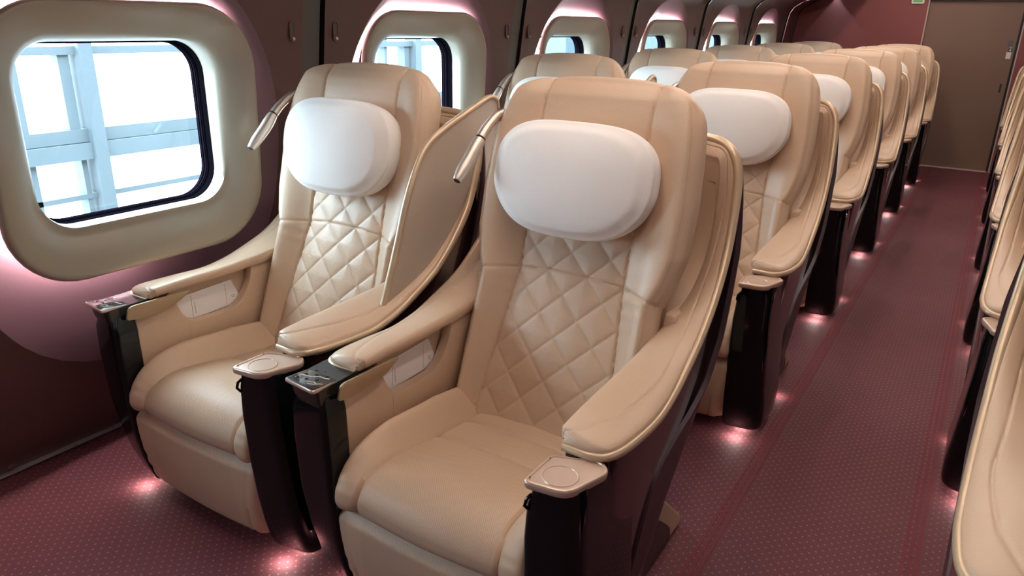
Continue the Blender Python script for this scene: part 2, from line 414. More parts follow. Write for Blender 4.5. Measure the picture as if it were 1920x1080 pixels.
def yline(z): return np.interp(z, [0, .02, .18, .257, .32, .388, .43, .455, .475, .51, .6, .7, .85, 1.0, 1.1], [1.25, 1.25, 1.262, 1.278, 1.30, 1.338, 1.40, 1.50, 1.60, 1.665, 1.735, 1.785, 1.845, 1.877, 1.885])
def part_shell(root):
    R = full(RS); n = len(R); nz = 22
    mb = MB(); rows = []
    for k in range(nz):
        t = k / (nz - 1); row = []
        for p in R:
            z = (p[2] - .012) * (1 - t) + .05 * t
            y = min(p[1], yrear(z) - .012)
            x = p[0] * (1 - .07 * t) 
            if p[1] < 1.30: y = max(y, 1.10 + 0 * t)
            row.append((x, y, z))
        rows.append(row)
    mb.grid(np.array(rows))
    o = mb.build('shell', gloss_wine, root, sharp=50)
    # outer satin rear shell, proud of the first
    mb = MB(); rows = []; rows2 = []
    zs = np.linspace(.03, 1.055, 48)
    for z in zs:
        y0, y1 = yline(z), max(yrear(z), yline(z) + .012); W = np.interp(z, [0, .3, .6, .8, .935, 1.0, 1.06], [.352, .368, .372, .364, .345, .332, .302])
        r = min(.085, (y1 - y0) * .9)
        pts = [(W, y0)] + [(W, y0 + (y1 - r - y0) * q) for q in (.33, .66)]
        pts += [(W - r + r * math.cos(q), y1 - r + r * math.sin(q)) for q in np.linspace(0, PI / 2, 8)]
        pts += [(x, y1 + .006 * (1 - (x / W) ** 2)) for x in np.linspace(W - r, 0, 6)[1:]]
        full_ = pts + [(-x, y) for x, y in pts[::-1][1:]]
        rows.append([(x, y, z) for x, y in full_])
        rows2.append([(x * (1 - .012 / W), y - (.010 if i > 3 else 0) , z) for i, (x, y) in enumerate(full_)])
    mb.grid(np.array(rows)); mb.grid(np.array(rows2))
    A, B = np.array(rows), np.array(rows2)
    for i in (0, -1): mb.grid(np.array([A[:, i], B[:, i]]))
    for j in (0, -1): mb.grid(np.array([A[j], B[j]]))
    s = mb.build('rear_shell', satin_wine, root, sharp=45)
    mb = MB(); Ifull = full(IS); gp = []
    for p, q in zip(R, Ifull):
        d = q - p; d /= np.linalg.norm(d) + 1e-9; gp.append(p + d * .0095 + np.array([0, 0, .0075]))
    mb.tube(gp, .0022, 6); mb.build('rim_groove', dark_slot, o)
    # champagne rim
    mb = MB(); path = full(RS); mb.tube(path, np.interp(np.abs(np.linspace(-1, 1, len(path))), [0, .3, .7, 1], [.0125, .0125, .0105, .0085]), 10)
    mb.build('shell_rim', rim_gold, root, sharp=60)
    return o
def part_lining(root):
    """leather that covers the arm tops and sweeps up inside the shell"""
    mb = MB(); n = len(RS)
    rows = []
    for i in range(n):
        r, q = RS[i], IS[i]; f = i / (n - 1) * 15
        out = r + np.array([0, 0, .004])
        # direction across, normal
        ac = out - q; L = np.linalg.norm(ac); tg = RS[min(i + 1, n - 1)] - RS[max(i - 1, 0)]; tg /= np.linalg.norm(tg)
        nn = np.cross(ac / L, tg); nn /= np.linalg.norm(nn)
        if nn[2] < 0 and f < 8: nn = -nn
        if f < 1.2: nn = np.array([0, -.35, .94])
        if f >= 8 and (nn @ np.array([-.6 if f < 12 else 0, -.6, .5])) < 0: nn = -nn
        lift = np.interp(f, [0, .6, 1.5, 3, 6, 9, 12, 15], [.006, .013, .019, .021, .022, .014, .006, .004])
        row = []
        # inner wall, dropping down from the inner edge
        drop = np.interp(f, [0, 2, 7, 10, 15], [.012, .018, .022, .06, .06])
        row.append(q + np.array([.004, 0, -drop]) if f < 11.5 else q + np.array([0, .0, -drop]))
        row.append(q + np.array([0, 0, -.012]))
        tg_ = np.interp(f, [0, 1, 2, 3, 5, 9, 15], [.05, .12, .36, .60, .74, .62, .5])
        for t in np.linspace(0, 1, 41):
            b = math.sin(PI * t) ** .30 if 0 < t < 1 else 0
            g = -.0030 * math.exp(-((t - tg_) / .022) ** 2)
            row.append(q * (1 - t) + out * t + nn * (lift * b * (.75 + .25 * t) + g))
        rows.append(row)
    A = np.array(rows); mb.grid(A); M = A * np.array([-1, 1, 1]); mb.grid(M)
    for X in (A, M): mb.ngon(X[0])
    o = mb.build('shell_lining', leather, root, sharp=60)
    # back wall of the shell behind the cushion
    mb = MB(); rows = []
    for z in np.linspace(.56, 1.036, 18):
        y = np.interp(z, [.5, .60, .637, .679, .73, .778, .83, .887, .96, 1.036], [1.46, 1.56, 1.62, 1.716, 1.785, 1.824, 1.842, 1.850, 1.852, 1.854]); y = max(y, float(yback(z)) + .085); rows.append([(x, y + .010 * (1 - (x / .284) ** 2), z) for x in np.linspace(-.284, .284, 21)])
    mb.grid(np.array(rows)); mb.build('lining_back_panel', leather, o)
    return o
def part_tuck(root):
    for sg in (1, -1):
        mb = MB(); C = rpoly([(1.585, .575), (1.70, .60), (1.735, .675), (1.60, .688)], .012, 4)
        mb.prism(C, lambda p: (sg * .262, p[0], p[1]), lambda p: (sg * (.312 - .25 * max(0, p[1] - .60)), p[0], p[1]))
        o = mb.build('corner_bolster', leather, root, bevel=.005, seg=3)
def part_side_panels(root):
    """upholstered walls under the arms; the controller side has a pocket cut into its top"""
    front = [(1.03, .30), (1.028, .45), (1.032, .535), (1.050, .552), (1.105, .556), (1.150, .590)]
    notch = [(1.165, .575), (1.172, .541), (1.185, .512), (1.203, .490), (1.225, .480), (1.300, .476), (1.361, .478), (1.39, .492), (1.412, .52), (1.430, .552), (1.44, .60)]
    back = [(1.58, .61), (1.60, .45), (1.50, .30)]
    mb = MB(); poly = rpoly(front, .006) [:0] + front + notch + back
    mb.prism(poly, lambda p: (-.262, p[0], p[1]), lambda p: (-.292, p[0], p[1]))
    o = mb.build('side_panel', leather, root, bevel=.004, seg=3)
    pk = MB(); pk.box((-.300, 1.30, .53), (.004, .17, .075)); pk.build('pocket_back', leather, o)
    mb = MB(); poly = front + [(1.44, .605)] + back
    mb.prism(poly, lambda p: (.262, p[0], p[1]), lambda p: (.292, p[0], p[1]))
    mb.build('side_panel', leather, root, bevel=.004, seg=3)
    for y0 in (1.042, 1.20):
        z = .33; st = MB()
        while z < (.57 if y0 < 1.1 else .475): st.tube([(-.2612, y0, z), (-.2612, y0, z + .004)], .0006, 4); z += .0075
        q_ = st.build('panel_stitching', thread, o); q_['kind'] = 'stuff'
def part_pedestals(root):
    for sg in (1, -1):
        mb = MB(); rows = []
        LV = ((.565, .268, .360, .968, 1.20), (.545, .266, .362, .966, 1.22), (.52, .256, .364, .968, 1.24), (.44, .250, .364, .970, 1.24), (.30, .248, .370, .978, 1.24), (.20, .247, .375, .988, 1.24), (.12, .247, .380, 1.002, 1.24),
              (.06, .248, .378, 1.018, 1.24), (.034, .250, .374, 1.028, 1.23), (.022, .256, .366, 1.036, 1.22)) if sg > 0 else (
              (.565, .262, .366, .972, 1.20), (.545, .258, .372, .968, 1.22), (.52, .252, .386, .966, 1.24), (.44, .250, .391, .966, 1.24), (.30, .250, .390, .972, 1.24), (.20, .250, .380, .982, 1.24), (.12, .252, .368, .996, 1.24),
              (.06, .256, .350, 1.012, 1.24), (.034, .262, .338, 1.024, 1.23), (.022, .270, .328, 1.034, 1.22))
        for z, xi, xo, yf, yb in LV:
            c = rpoly([(sg * xi, yf), (sg * xo, yf + .018), (sg * xo, yb), (sg * .298, yb), (sg * .294, max(1.050, yf + .022)), (sg * xi, max(1.038, yf + .010))], [.022, .034, .01, .01, .004, .008], 6)
            rows.append([(p[0], p[1], z) for p in c])
        A = np.array(rows); mb.grid(A, close_u=True); mb.ngon(A[0]); mb.ngon(A[-1])
        p = mb.build('pedestal', gloss_black, root, sharp=50)
        lm = MB(); lm.tube([(sg * .305, 1.085, .0215), (sg * .305, 1.085, .0185)], .022, 12); lm.build('foot_light', foot_glow, p)
        if sg < 0:
            # dark box that carries the control panel
            mb = MB(); rows = []
            for z, e in ((.590, .0), (.560, .004), (.540, .010), (.536, .012)):
                c = rpoly([(-.262 - e * .3, .962 + e), (-.362 + e, .973 + e), (-.368 + e, 1.10), (-.266, 1.10)], .012, 4); rows.append([(q[0], q[1], z) for q in c])
            A = np.array(rows); mb.grid(A, close_u=True); mb.ngon(A[0]); mb.ngon(A[-1]); mb.build('pedestal_head', neck_black, p)
        else:
            mb = MB(); mb.tube([(.268, .976, .540), (.262, .969, .532), (.260, .966, .518), (.266, .972, .508)], .0035, 8); mb.build('hook', gloss_black, p)
            mb = MB(); c = rpoly([(1.12, .572), (1.17, .578), (1.24, .560), (1.32, .555), (1.30, .545), (1.16, .545)], .004, 3)
            mb.prism(c, lambda q: (.368, q[0], q[1]), lambda q: (.34, q[0], q[1])); mb.build('tray_bracket', tray_mat, p)
def part_tray(root):
    C = [(.259, 1.058), (.258, .955), (.345, .966), (.378, 1.070), (.352, 1.095)]
    mb = MB(); rows = []
    c = np.array(rpoly(C, [.008, .014, .026, .022, .02], 6)); cen = c.mean(0)
    for z, k in ((.560, .93), (.562, .97), (.566, .99), (.572, 1.0), (.576, .985), (.5775, .95)):
        rows.append([(*(cen + (q - cen) * k), z) for q in c])
    # recessed inner field
    for z, k in ((.5775, .90), (.5755, .885), (.5755, .5)): rows.append([(*(cen + (q - cen) * k), z) for q in c])
    A = np.array(rows); mb.grid(A, close_u=True); mb.ngon(A[0]); mb.ngon(A[-1])
    o = mb.build('cup_tray', tray_mat, root, sharp=50)
    mb = MB(); th = np.linspace(0, 2 * PI, 40, endpoint=False); rows = []
    for r, z in ((.0345, .5752), (.0335, .5768), (.0320, .5768), (.0310, .5752)): rows.append([(.308 + r * math.cos(t), 1.008 + r * math.sin(t), z) for t in th])
    mb.grid(np.array(rows), close_u=True); mb.build('cup_ring', tray_mat, o)
    for y in (.972, 1.046): mb = MB(); mb.tube([(.2655, y, .5775), (.2655, y, .5782)], .0017, 8); mb.build('screw', dark_slot, o)
def part_controls(root):
    C = [(-.260, .950), (-.362, .962), (-.371, 1.083), (-.272, 1.048)]
    zf = lambda p: .598 - (p[1] - .96) * .12
    c = np.array(rpoly(C, [.012, .008, .004, .004], 5)); cen = c.mean(0); mb = MB(); rows = []
    for dz, k in ((-.010, .95), (-.007, 1.0), (-.002, 1.0), (0, .975), (0, .95)): rows.append([(*(cen + (q - cen) * k), zf(q) + dz) for q in c])
    A = np.array(rows); mb.grid(A, close_u=True); mb.ngon(A[0]); o = mb.build('control_panel', tray_mat, root, sharp=50)
    mb = MB(); rows = [[(*(cen + (q - cen) * k), zf(q) + dz) for q in c] for dz, k in ((-.003, .955), (.0006, .945), (.0010, .93))]
    A = np.array(rows); mb.grid(A, close_u=True); mb.ngon(A[-1]); mb.build('touch_surface', panel_glass, o)
    for i, (x, y) in enumerate([(-.345, .985), (-.345, 1.010), (-.322, .990), (-.322, 1.020), (-.300, 1.000), (-.300, 1.030), (-.345, 1.040), (-.322, 1.048)]):
        b = MB(); z = zf((x, y)); b.tube([(x, y, z), (x, y, z + .0024), (x, y, z + .003)], [.0045, .0042, .002], 10); b.build('button', panel_glass, o)
    for k, (pts, m) in enumerate([([(-.352, 1.000), (-.335, 1.003), (-.322, 1.006), (-.312, 1.018), (-.296, 1.018), (-.284, 1.022)], icon_grey), ([(-.300, .972), (-.288, .978), (-.280, .988), (-.274, .992)], icon_gold),
                                  ([(-.310, .980), (-.298, .988), (-.286, .984)], icon_gold), ([(-.352, 1.060), (-.340, 1.050), (-.330, 1.058), (-.318, 1.046)], icon_gold), ([(-.300, 1.052), (-.292, 1.046), (-.288, 1.052)], icon_gold)]):
        b = MB(); w = .0032 if m is icon_grey else .0014
        for p, q in zip(pts[:-1], pts[1:]):
            p, q = np.array(p), np.array(q); t = (q - p) / np.linalg.norm(q - p); s = np.array([-t[1], t[0]]) * w
            b.ngon([(*r, zf(r) + .0014) for r in (p - s, q - s, q + s, p + s)])
        b.build('seat_symbol', m, o)
def part_flap(root):
    C = [(1.005, .556), (1.016, .588), (1.029, .592), (1.204, .588), (1.204, .582), (1.152, .556), (1.046, .548)]
    mb = MB(); mb.prism(rpoly(C, [.008, .006, .004, .002, .002, .02, .004], 3), lambda p: (-.243, p[0], p[1]), lambda p: (-.249, p[0], p[1]))
    mb.build('armrest_flap', flap_mat, root, bevel=.001)
def part_skirt(root):
    C = [(1.20, .006), (1.752, .006), (1.745, .035), (1.69, .085), (1.62, .150), (1.57, .195), (1.53, .225), (1.40, .235), (1.25, .20)]
    mb = MB(); c = rpoly(C, [.01, .012, .03, .03, .03, .04, .05, .05, .02], 5)
    mb.prism(c, lambda p: (-.315, p[0], p[1]), lambda p: (.315, p[0], p[1])); o = mb.build('base_skirt', skirt_mat, root, bevel=.010, seg=3)
    c = np.array(c); ce = np.array([1.42, .02])
    for sg in (1, -1):
        mb = MB(); C2 = rpoly([(1.20, .008), (1.665, .008), (1.655, .05), (1.60, .100), (1.54, .150), (1.49, .185), (1.38, .19), (1.25, .16)], .02, 4)
        mb.prism(C2, lambda p: (sg * .3175, p[0], p[1]), lambda p: (sg * .300, p[0], p[1])); mb.build('skirt_side_cover', neck_black, o)
def part_lamp(root):
    path = cr([(-.291, 1.505, .956), (-.290, 1.530, .980), (-.287, 1.562, 1.012), (-.2825, 1.597, 1.0535)], 5)
    r = np.interp(np.linspace(0, 1, len(path)), [0, .06, .35, .8, .97, 1], [.0112, .0130, .0172, .0180, .0158, .0135])
    mb = MB(); mb.tube(path, r, 18); o = mb.build('reading_light', chrome, root, sharp=60)
    d = (path[0] - path[1]); d /= np.linalg.norm(d)
    mb = MB(); mb.tube([path[0] + d * .0004, path[0] + d * .001], .0082, 14); mb.build('lamp_lens', dark_slot, o)
    mb = MB(); mb.tube([path[-1], path[-1] - d * .004], .0138, 16); mb.build('lamp_collar', dark_slot, o)
    p2 = cr([path[-1] - d * .003, (-.281, 1.632, 1.083), (-.278, 1.68, 1.108), (-.266, 1.75, 1.112), (-.255, 1.83, 1.085), (-.25, 1.875, 1.065)], 5)
    mb = MB(); mb.tube(p2, np.interp(np.linspace(0, 1, len(p2)), [0, .3, 1], [.0145, .0125, .0125]), 14); mb.build('lamp_arm', chrome, o)
def part_partition(root):
    # privacy screen on the inner side of the window seat
    X = .345
    front = [(1.340, .50), (1.366, .556), (1.400, .628), (1.457, .765), (1.500, .876), (1.544, .957), (1.592, 1.016), (1.664, 1.052), (1.766, 1.087), (1.875, 1.112), (1.940, 1.122), (1.975, 1.112), (1.985, 1.085)]
    c = cr([(X - (.03 * sst(1.75, 1.98, y)), y, z) for y, z in front], 6)
    n = len(c); rows = []
    for k, t in enumerate(np.linspace(0, 1, 12)):
        row = []
        for p in c:
            zb = .42; yb = 2.02
            # sweep each edge point down and back to the rear lower corner
            y = p[1] + (yb - p[1]) * t * .999; z = p[2] + (np.interp(y, [1.34, 1.5, 1.8, 2.02], [.5, .50, .62, .80]) - p[2]) * t
            row.append((p[0] - .05 * t * t, y, z))
        rows.append(row)
    A = np.array(rows); mb = MB(); mb.grid(A); mb.grid(A - np.array([.014, 0, 0]))
    o = mb.build('privacy_screen', part_fabric, root, sharp=60)
    mb = MB(); mb.tube(c - np.array([.006, 0, 0]), .0095, 12); mb.build('screen_frame', rim_gold, o)

def build_seat(name, mirror=False, screen=False, lamp=True):
    global MX, OFF
    root = empty(name, (0, 0, 0)); MX = -1.0 if mirror else 1.0; OFF = np.array([0, YO, 0])
    part_backrest(root); part_pillow(root); part_cushion(root); part_legrest(root)
    part_shell(root); part_lining(root); part_tuck(root); part_side_panels(root); part_pedestals(root)
    part_tray(root); part_controls(root); part_flap(root); part_skirt(root); part_lamp(root)
    if screen: part_partition(root)
    MX = 1.0; OFF = np.zeros(3)
    return root
def copy_tree(o, parent=None):
    c = o.copy(); COL.objects.link(c)
    if parent is not None: c.parent = parent
    for ch in list(o.children): copy_tree(ch, c)
    return c

XW, XA, XB = -1.630, -0.832, 0.468
protoW = build_seat('passenger_seat', screen=True)
protoA = build_seat('passenger_seat')
protoB = build_seat('passenger_seat', mirror=True)
ORD = ['front', 'second', 'third', 'fourth', 'fifth', 'rearmost']
FOOT = .11
for r in range(ROWS):
    for x in (XW, XA, XB):
        for sg in (1, -1):
            ld = bpy.data.lights.new('foot_lamp', 'AREA'); ld.shape = 'DISK'; ld.size = .03; ld.energy = FOOT; ld.color = (1, .87, .82)
            lo = bpy.data.objects.new('foot_lamp', ld); COL.objects.link(lo); lo.location = (x + sg * .305, 1.016 + PITCH * r, .034); lo.rotation_euler = (-.25, 0, 0)
        sg = -1 if x == XB else 1
        ld = bpy.data.lights.new('rear_foot_lamp', 'AREA'); ld.shape = 'DISK'; ld.size = .02; ld.energy = FOOT * .4; ld.color = (1, .78, .74)
        lo = bpy.data.objects.new('rear_foot_lamp', ld); COL.objects.link(lo); lo.location = (x + sg * .352, 1.41 + PITCH * r, .03); lo.rotation_euler = (0, 0, 0)
for r in range(ROWS):
    for key, x, proto in (('W', XW, protoW), ('A', XA, protoA), ('B', XB, protoB)):
        root = proto if r == 0 else copy_tree(proto)
        root.location = (x, YO + PITCH * r, 0)
        if key == 'W':
            lab = {0: 'beige leather seat beside the nearest window, felt privacy screen on its aisle side'}.get(r, f'beige leather window seat with a privacy screen, {ORD[r]} row from the camera' if r < 5 else 'beige leather window seat in the rearmost row, beside the last window')
            g = 'seats in the window column'
        elif key == 'A':
            lab = {0: 'large beige leather seat in the middle foreground, left of the aisle'}.get(r, f'beige leather seat on the left side of the aisle, {ORD[r]} row from the camera' if r < 5 else 'beige leather seat on the left of the aisle nearest the end door')
            g = 'seats along the left of the aisle'
        else:
            lab = {0: 'beige leather seat cut off at the right frame edge, nearest the camera'}.get(r, f'single beige leather seat right of the aisle, {ORD[r]} row from the camera' if r < 5 else 'single beige leather seat right of the aisle nearest the end door')
            g = 'single seats along the right of the aisle'
        tag(root, lab, 'seat', g)

# leaflets in the arm pockets of the two front seats
def leaflet(xc, label):
    global OFF
    OFF = np.array([-xc * 0, 0, 0])
    root = empty('safety_leaflet', (xc - .2945, 1.29, .482)); OFF = np.array([-.2945, 1.29, .482])
    P = [(1.170, .472), (1.385, .478), (1.405, .500), (1.380, .560), (1.182, .552)]
    mb = MB(); mb.prism(rpoly(P, .006, 3), lambda p: (-.2950 + (p[1] - .48) * .0, p[0], p[1]), lambda p: (-.2935, p[0], p[1]))
    s = mb.build('sheet', paper, root)
    mb = MB(); mb.box((-.2933, 1.236, .515), (.0001, .0006, .034)); mb.box((-.2933, 1.357, .515), (.0001, .0004, .034))
    for k in range(9): mb.box((-.2933, 1.246 + .0, .490 + k * .0042), (.0001, .0012, .0013))
    mb.build('printed_text', ink, root)
    mb = MB(); t = np.linspace(0, 2 * PI, 25); mb.tube([(-.2932, 1.382 + .0042 * math.cos(a), .504 + .0042 * math.sin(a)) for a in t], .0007, 5, cap=False); mb.build('ring_logo', ink, root)
    OFF = np.zeros(3)
    return tag(root, label, 'leaflet', 'leaflets in the arm pockets')
leaflet(XW, 'white printed card in the arm pocket of the window seat')
leaflet(XA, 'white printed card in the arm pocket of the large middle seat')

# ------------------------------------------------------------------ the carriage
Y0, Y1 = -2.08, 8.85
WZ = [0, .2, .38, .6, .8, 1.04, 1.28, 1.40, 1.50, 1.56, 1.62, 1.66]
WXv = [-2.325, -2.235, -2.165, -2.108, -2.068, -2.030, -2.000, -1.984, -1.962, -1.905, -1.79, -1.60]
PR = cr([(x, z, 0) for x, z in zip(WXv, WZ)], 8)
def wx(z): return np.interp(z, PR[:, 1], PR[:, 0])
XMID = -.5825
def mirror_pts(P, left):
    P = np.array(P, float)
    if not left: P[..., 0] = 2 * XMID - P[..., 0]
    return P
mb = MB(); mb.ngon([(-2.4, Y0, 0), (1.3, Y0, 0), (1.3, Y1 + .1, 0), (-2.4, Y1 + .1, 0)]); struct('floor', mb, carpet)
for i, xs in enumerate([(-.425, .026), (.055, .026)]):
    mb = MB()
    for dx in (-.017, .0, .017): mb.box((xs[0] + dx, (Y0 + Y1) / 2, .0008), (.0055, (Y1 - Y0) / 2, .0008))
    struct(f'trim_{i+1}', mb, border_mat)
def rr_ring(cy, cz, hy, hz, r, ne=10, nc=10):
    out = []
    for k, (sy, sz) in enumerate(((1, 1), (-1, 1), (-1, -1), (1, -1))):
        a0 = k * PI / 2
        for t in range(nc): a = a0 + (t + .0) / nc * PI / 2; out.append((cy + sy * (hy - r) + r * math.cos(a), cz + sz * (hz - r) + r * math.sin(a)))
        # straight edge to next corner
        nxt = ((-1, 1), (-1, -1), (1, -1), (1, 1))[k]; a = a0 + PI / 2
        p = np.array((cy + sy * (hy - r) + r * math.cos(a), cz + sz * (hz - r) + r * math.sin(a))); q = np.array((cy + nxt[0] * (hy - r) + r * math.cos(a), cz + nxt[1] * (hz - r) + r * math.sin(a)))
        for t in range(ne): out.append(tuple(p + (q - p) * t / ne))
    return np.array(out)
DH = (.50, .60, .91)      # dish half width, half height, centre z
def dish_pt(cy, a, k=1.0):
    c, s = math.cos(a), math.sin(a); e = 2.3
    r = 1 / ((abs(c) / DH[0]) ** e + (abs(s) / DH[1]) ** e) ** (1 / e)
    return (cy + r * c * k, DH[2] + r * s * k)
def wall_bay(cy, left, idx):
    ya, yb = cy - .60, cy + .60
    BZ = 1.018; inner = rr_ring(cy, BZ, .375, .335, .19)
    ang = np.arctan2(inner[:, 1] - DH[2], inner[:, 0] - cy)
    dishr = np.array([dish_pt(cy, a) for a in ang])
    z0, z1 = 0.0, 1.62
    rect = []
    for a in ang:
        c, s = math.cos(a), math.sin(a); t = min((.60 / abs(c)) if abs(c) > 1e-9 else 1e9, ((z1 - DH[2]) / s) if s > 1e-9 else 1e9, ((z0 - DH[2]) / s) if s < -1e-9 else 1e9)
        rect.append([cy + t * c, DH[2] + t * s])
    rect = np.array(rect)
    for cyy, czz in ((ya, z0), (ya, z1), (yb, z0), (yb, z1)):
        k = np.argmin((rect[:, 0] - cyy) ** 2 + (rect[:, 1] - czz) ** 2); rect[k] = (cyy, czz)
    # flat wall outside the dish
    mb = MB(); rows = []
    for t in np.linspace(0, 1, 12):
        R = dishr * (1 - t) + rect * t; rows.append([(wx(z), y, z) for y, z in R])
    mb.grid(mirror_pts(rows, left), close_u=True)
    # extra panel above, curving in
    rows = [[(wx(z), y, z) for y in (ya, yb)] for z in (1.62, 1.635, 1.65, 1.66)]
    mb.grid(mirror_pts(rows, left))
    w = struct(f'trim_{idx}', mb, wall_brown, sharp=70)
    # dish
    mb = MB(); rows = []
    for t in np.linspace(0, 1, 12):
        R = inner * (1 - t) + dishr * t; dep = .050 * (1 - t ** 1.3) + .004 * (t > .98) * 0
        rows.append([(wx(z) - dep, y, z) for y, z in R])
    mb.grid(mirror_pts(rows, left), close_u=True)
    d = mb.build('window_recess', dish_lit_plum, w, sharp=70)
    # light strip glowing out from behind the window surround
    mb = MB(); g0 = rr_ring(cy, BZ, .372, .332, .19); g0 = g0[6:56]; rows = [[(wx(z) - .034, y, z) for y, z in g0], [(wx(z) - .020, y, z) for y, z in g0]]
    mb.grid(mirror_pts(rows, left)); mb.build('recess_light', gap_glow, w)
    # window
    win = empty(f'window_{idx}', (0, 0, 0)); win['kind'] = 'structure'
    mb = MB(); fr = []
    R1 = rr_ring(cy - .005, 1.010, .398, .365, .190); R2 = rr_ring(cy - .005, 1.010, .392, .359, .186); Rl = rr_ring(cy, 1.029, .292, .246, .105); Rl2 = rr_ring(cy, 1.029, .288, .243, .10)
    R15 = rr_ring(cy - .005, 1.010, .401, .368, .193)
    tilt = lambda z, d: wx(z) * .35 + (-2.022) * .65 + d
    rows = [[(tilt(z, -.006), y, z) for y, z in R2], [(tilt(z, -.004), y, z) for y, z in R1], [(tilt(z, .008), y, z) for y, z in R15], [(tilt(z, .018), y, z) for y, z in R1], [(tilt(z, .022), y, z) for y, z in R2]]
    for t in (.08, .3, .55, .78, .92): 
        Q = R2 * (1 - t) + Rl * t; d = .022 - .058 * t ** 1.5; rows.append([(tilt(z, d), y, z) for y, z in Q])
    rows.append([(-2.066, y, z) for y, z in Rl]); rows.append([(-2.078, y, z) for y, z in Rl2]); rows.append([(-2.12, y, z) for y, z in Rl2])
    mb.grid(mirror_pts(rows, left), close_u=True); mb.build('window_surround', bezel_mat, win, sharp=60)
    mb = MB(); Rr = rr_ring(cy, 1.029, .294, .248, .10); Rs = rr_ring(cy, 1.029, .286, .241, .10); Rt = rr_ring(cy, 1.029, .283, .238, .098)
    rows = [[(-2.115, y, z) for y, z in Rr], [(-2.118, y, z) for y, z in Rs], [(-2.140, y, z) for y, z in Rs], [(-2.142, y, z) for y, z in Rt], [(-2.175, y, z) for y, z in Rt]]
    mb.grid(mirror_pts(rows, left), close_u=True); mb.build('window_seal', rubber, win)
    mb = MB()
    for xx in (-2.148, -2.160):
        Ra = rr_ring(cy, 1.029, .2845, .2395, .098); Rb = rr_ring(cy, 1.029, .2805, .2355, .096)
        rows = [[(xx, y, z) for y, z in Ra], [(xx - .001, y, z) for y, z in Rb], [(xx - .005, y, z) for y, z in Rb], [(xx - .006, y, z) for y, z in Ra]]
        mb.grid(mirror_pts(rows, left), close_u=True)
    mb.build('seal_bead', wine_seal, win)
    mb = MB(); Rg = rr_ring(cy, 1.029, .285, .240, .098); mb.ngon(mirror_pts([(-2.172, y, z) for y, z in Rg], left)); mb.build('window_pane', glass, win)
    return w
def strip_post(y, left, idx):
    """dark joint between two wall panels"""
    zz = np.linspace(0, 1.655, 44)
    mb = MB()
    prof = [(-.050, 0), (-.050, -.010), (.038, -.012), (.039, -.03), (.050, -.03), (.050, 0)]
    rows = [[(wx(z) + d, y + dy, z) for dy, d in prof] for z in zz]
    A = mirror_pts(rows, left)
    mb.grid(A[:, :3]); o = struct(f'trim_{idx}', mb, strip_dark, sharp=30)
    mb = MB(); mb.grid(A[:, 2:]); mb.build('joint_groove', strip_black, o)
n = 3
centers = [1.22 + PITCH * k for k in range(-2, 6)]
for left in (True, False):
    for cy in centers: wall_bay(cy, left, n); n += 1
    for k in range(-2, 7): strip_post(1.22 + PITCH * k - .65, left, n); n += 1
    side = 'left' if left else 'right'
    # outer skin so daylight only enters through the panes
    mb = MB(); ys = [Y0 - .1] + [c + s * .30 for c in centers for s in (-1, 1)] + [Y1 + .1]
    for i in range(0, len(ys) - 1):
        solid = i % 2 == 0
        for za, zb in ((-.02, .77), (.77, 1.29), (1.29, 2.3)):
            if not solid and za == .77: continue
            xa = lambda z: -2.40 if z < .5 else -2.185
            mb.ngon(mirror_pts([(-2.40 if za < 0 else -2.185, ys[i], za), (-2.40 if za < 0 else -2.185, ys[i + 1], za), (-2.185, ys[i + 1], zb), (-2.185, ys[i], zb)], left))
    struct(f'wall_{side}', mb, strip_dark)
    mb = MB(); mb.prism([(-2.33, 0), (-2.318, 0), (-2.306, .010), (-2.306, .016), (-2.33, .022)], lambda p: tuple(mirror_pts((p[0], Y0, p[1]), left)), lambda p: tuple(mirror_pts((p[0], 8.37, p[1]), left)))
    struct(f'baseboard_{side}', mb, alu)
    # last stretch of wall beyond the rearmost joint
    mb = MB(); zz = np.linspace(0, 1.655, 30); mb.grid(mirror_pts([[(wx(z) + .005, y, z) for y in (8.42, 8.60, 8.86)] for z in zz], left)); struct(f'trim_{n}', mb, wall_brown); n += 1
    # luggage bin underside and front above the windows
    binp = cr([(-1.60, 1.66, 0), (-1.42, 1.69, 0), (-1.25, 1.74, 0), (-1.20, 1.82, 0), (-1.24, 1.95, 0), (-1.30, 2.08, 0)], 6)
    mb = MB(); mb.grid(mirror_pts([[(p[0], y, p[1]) for y in (Y0, Y1)] for p in binp], left)); struct(f'trim_{n}', mb, bin_mat); n += 1
mb = MB(); cp = cr([(-1.30, 2.08, 0), (-1.1, 2.17, 0), (-.85, 2.2, 0), (-.5825, 2.205, 0), (-.315, 2.2, 0), (-.065, 2.17, 0), (.135, 2.08, 0)], 5)
mb.grid(np.array([[(p[0], y, p[1]) for y in (Y0, Y1)] for p in cp])); struct('ceiling', mb, ceil_mat)
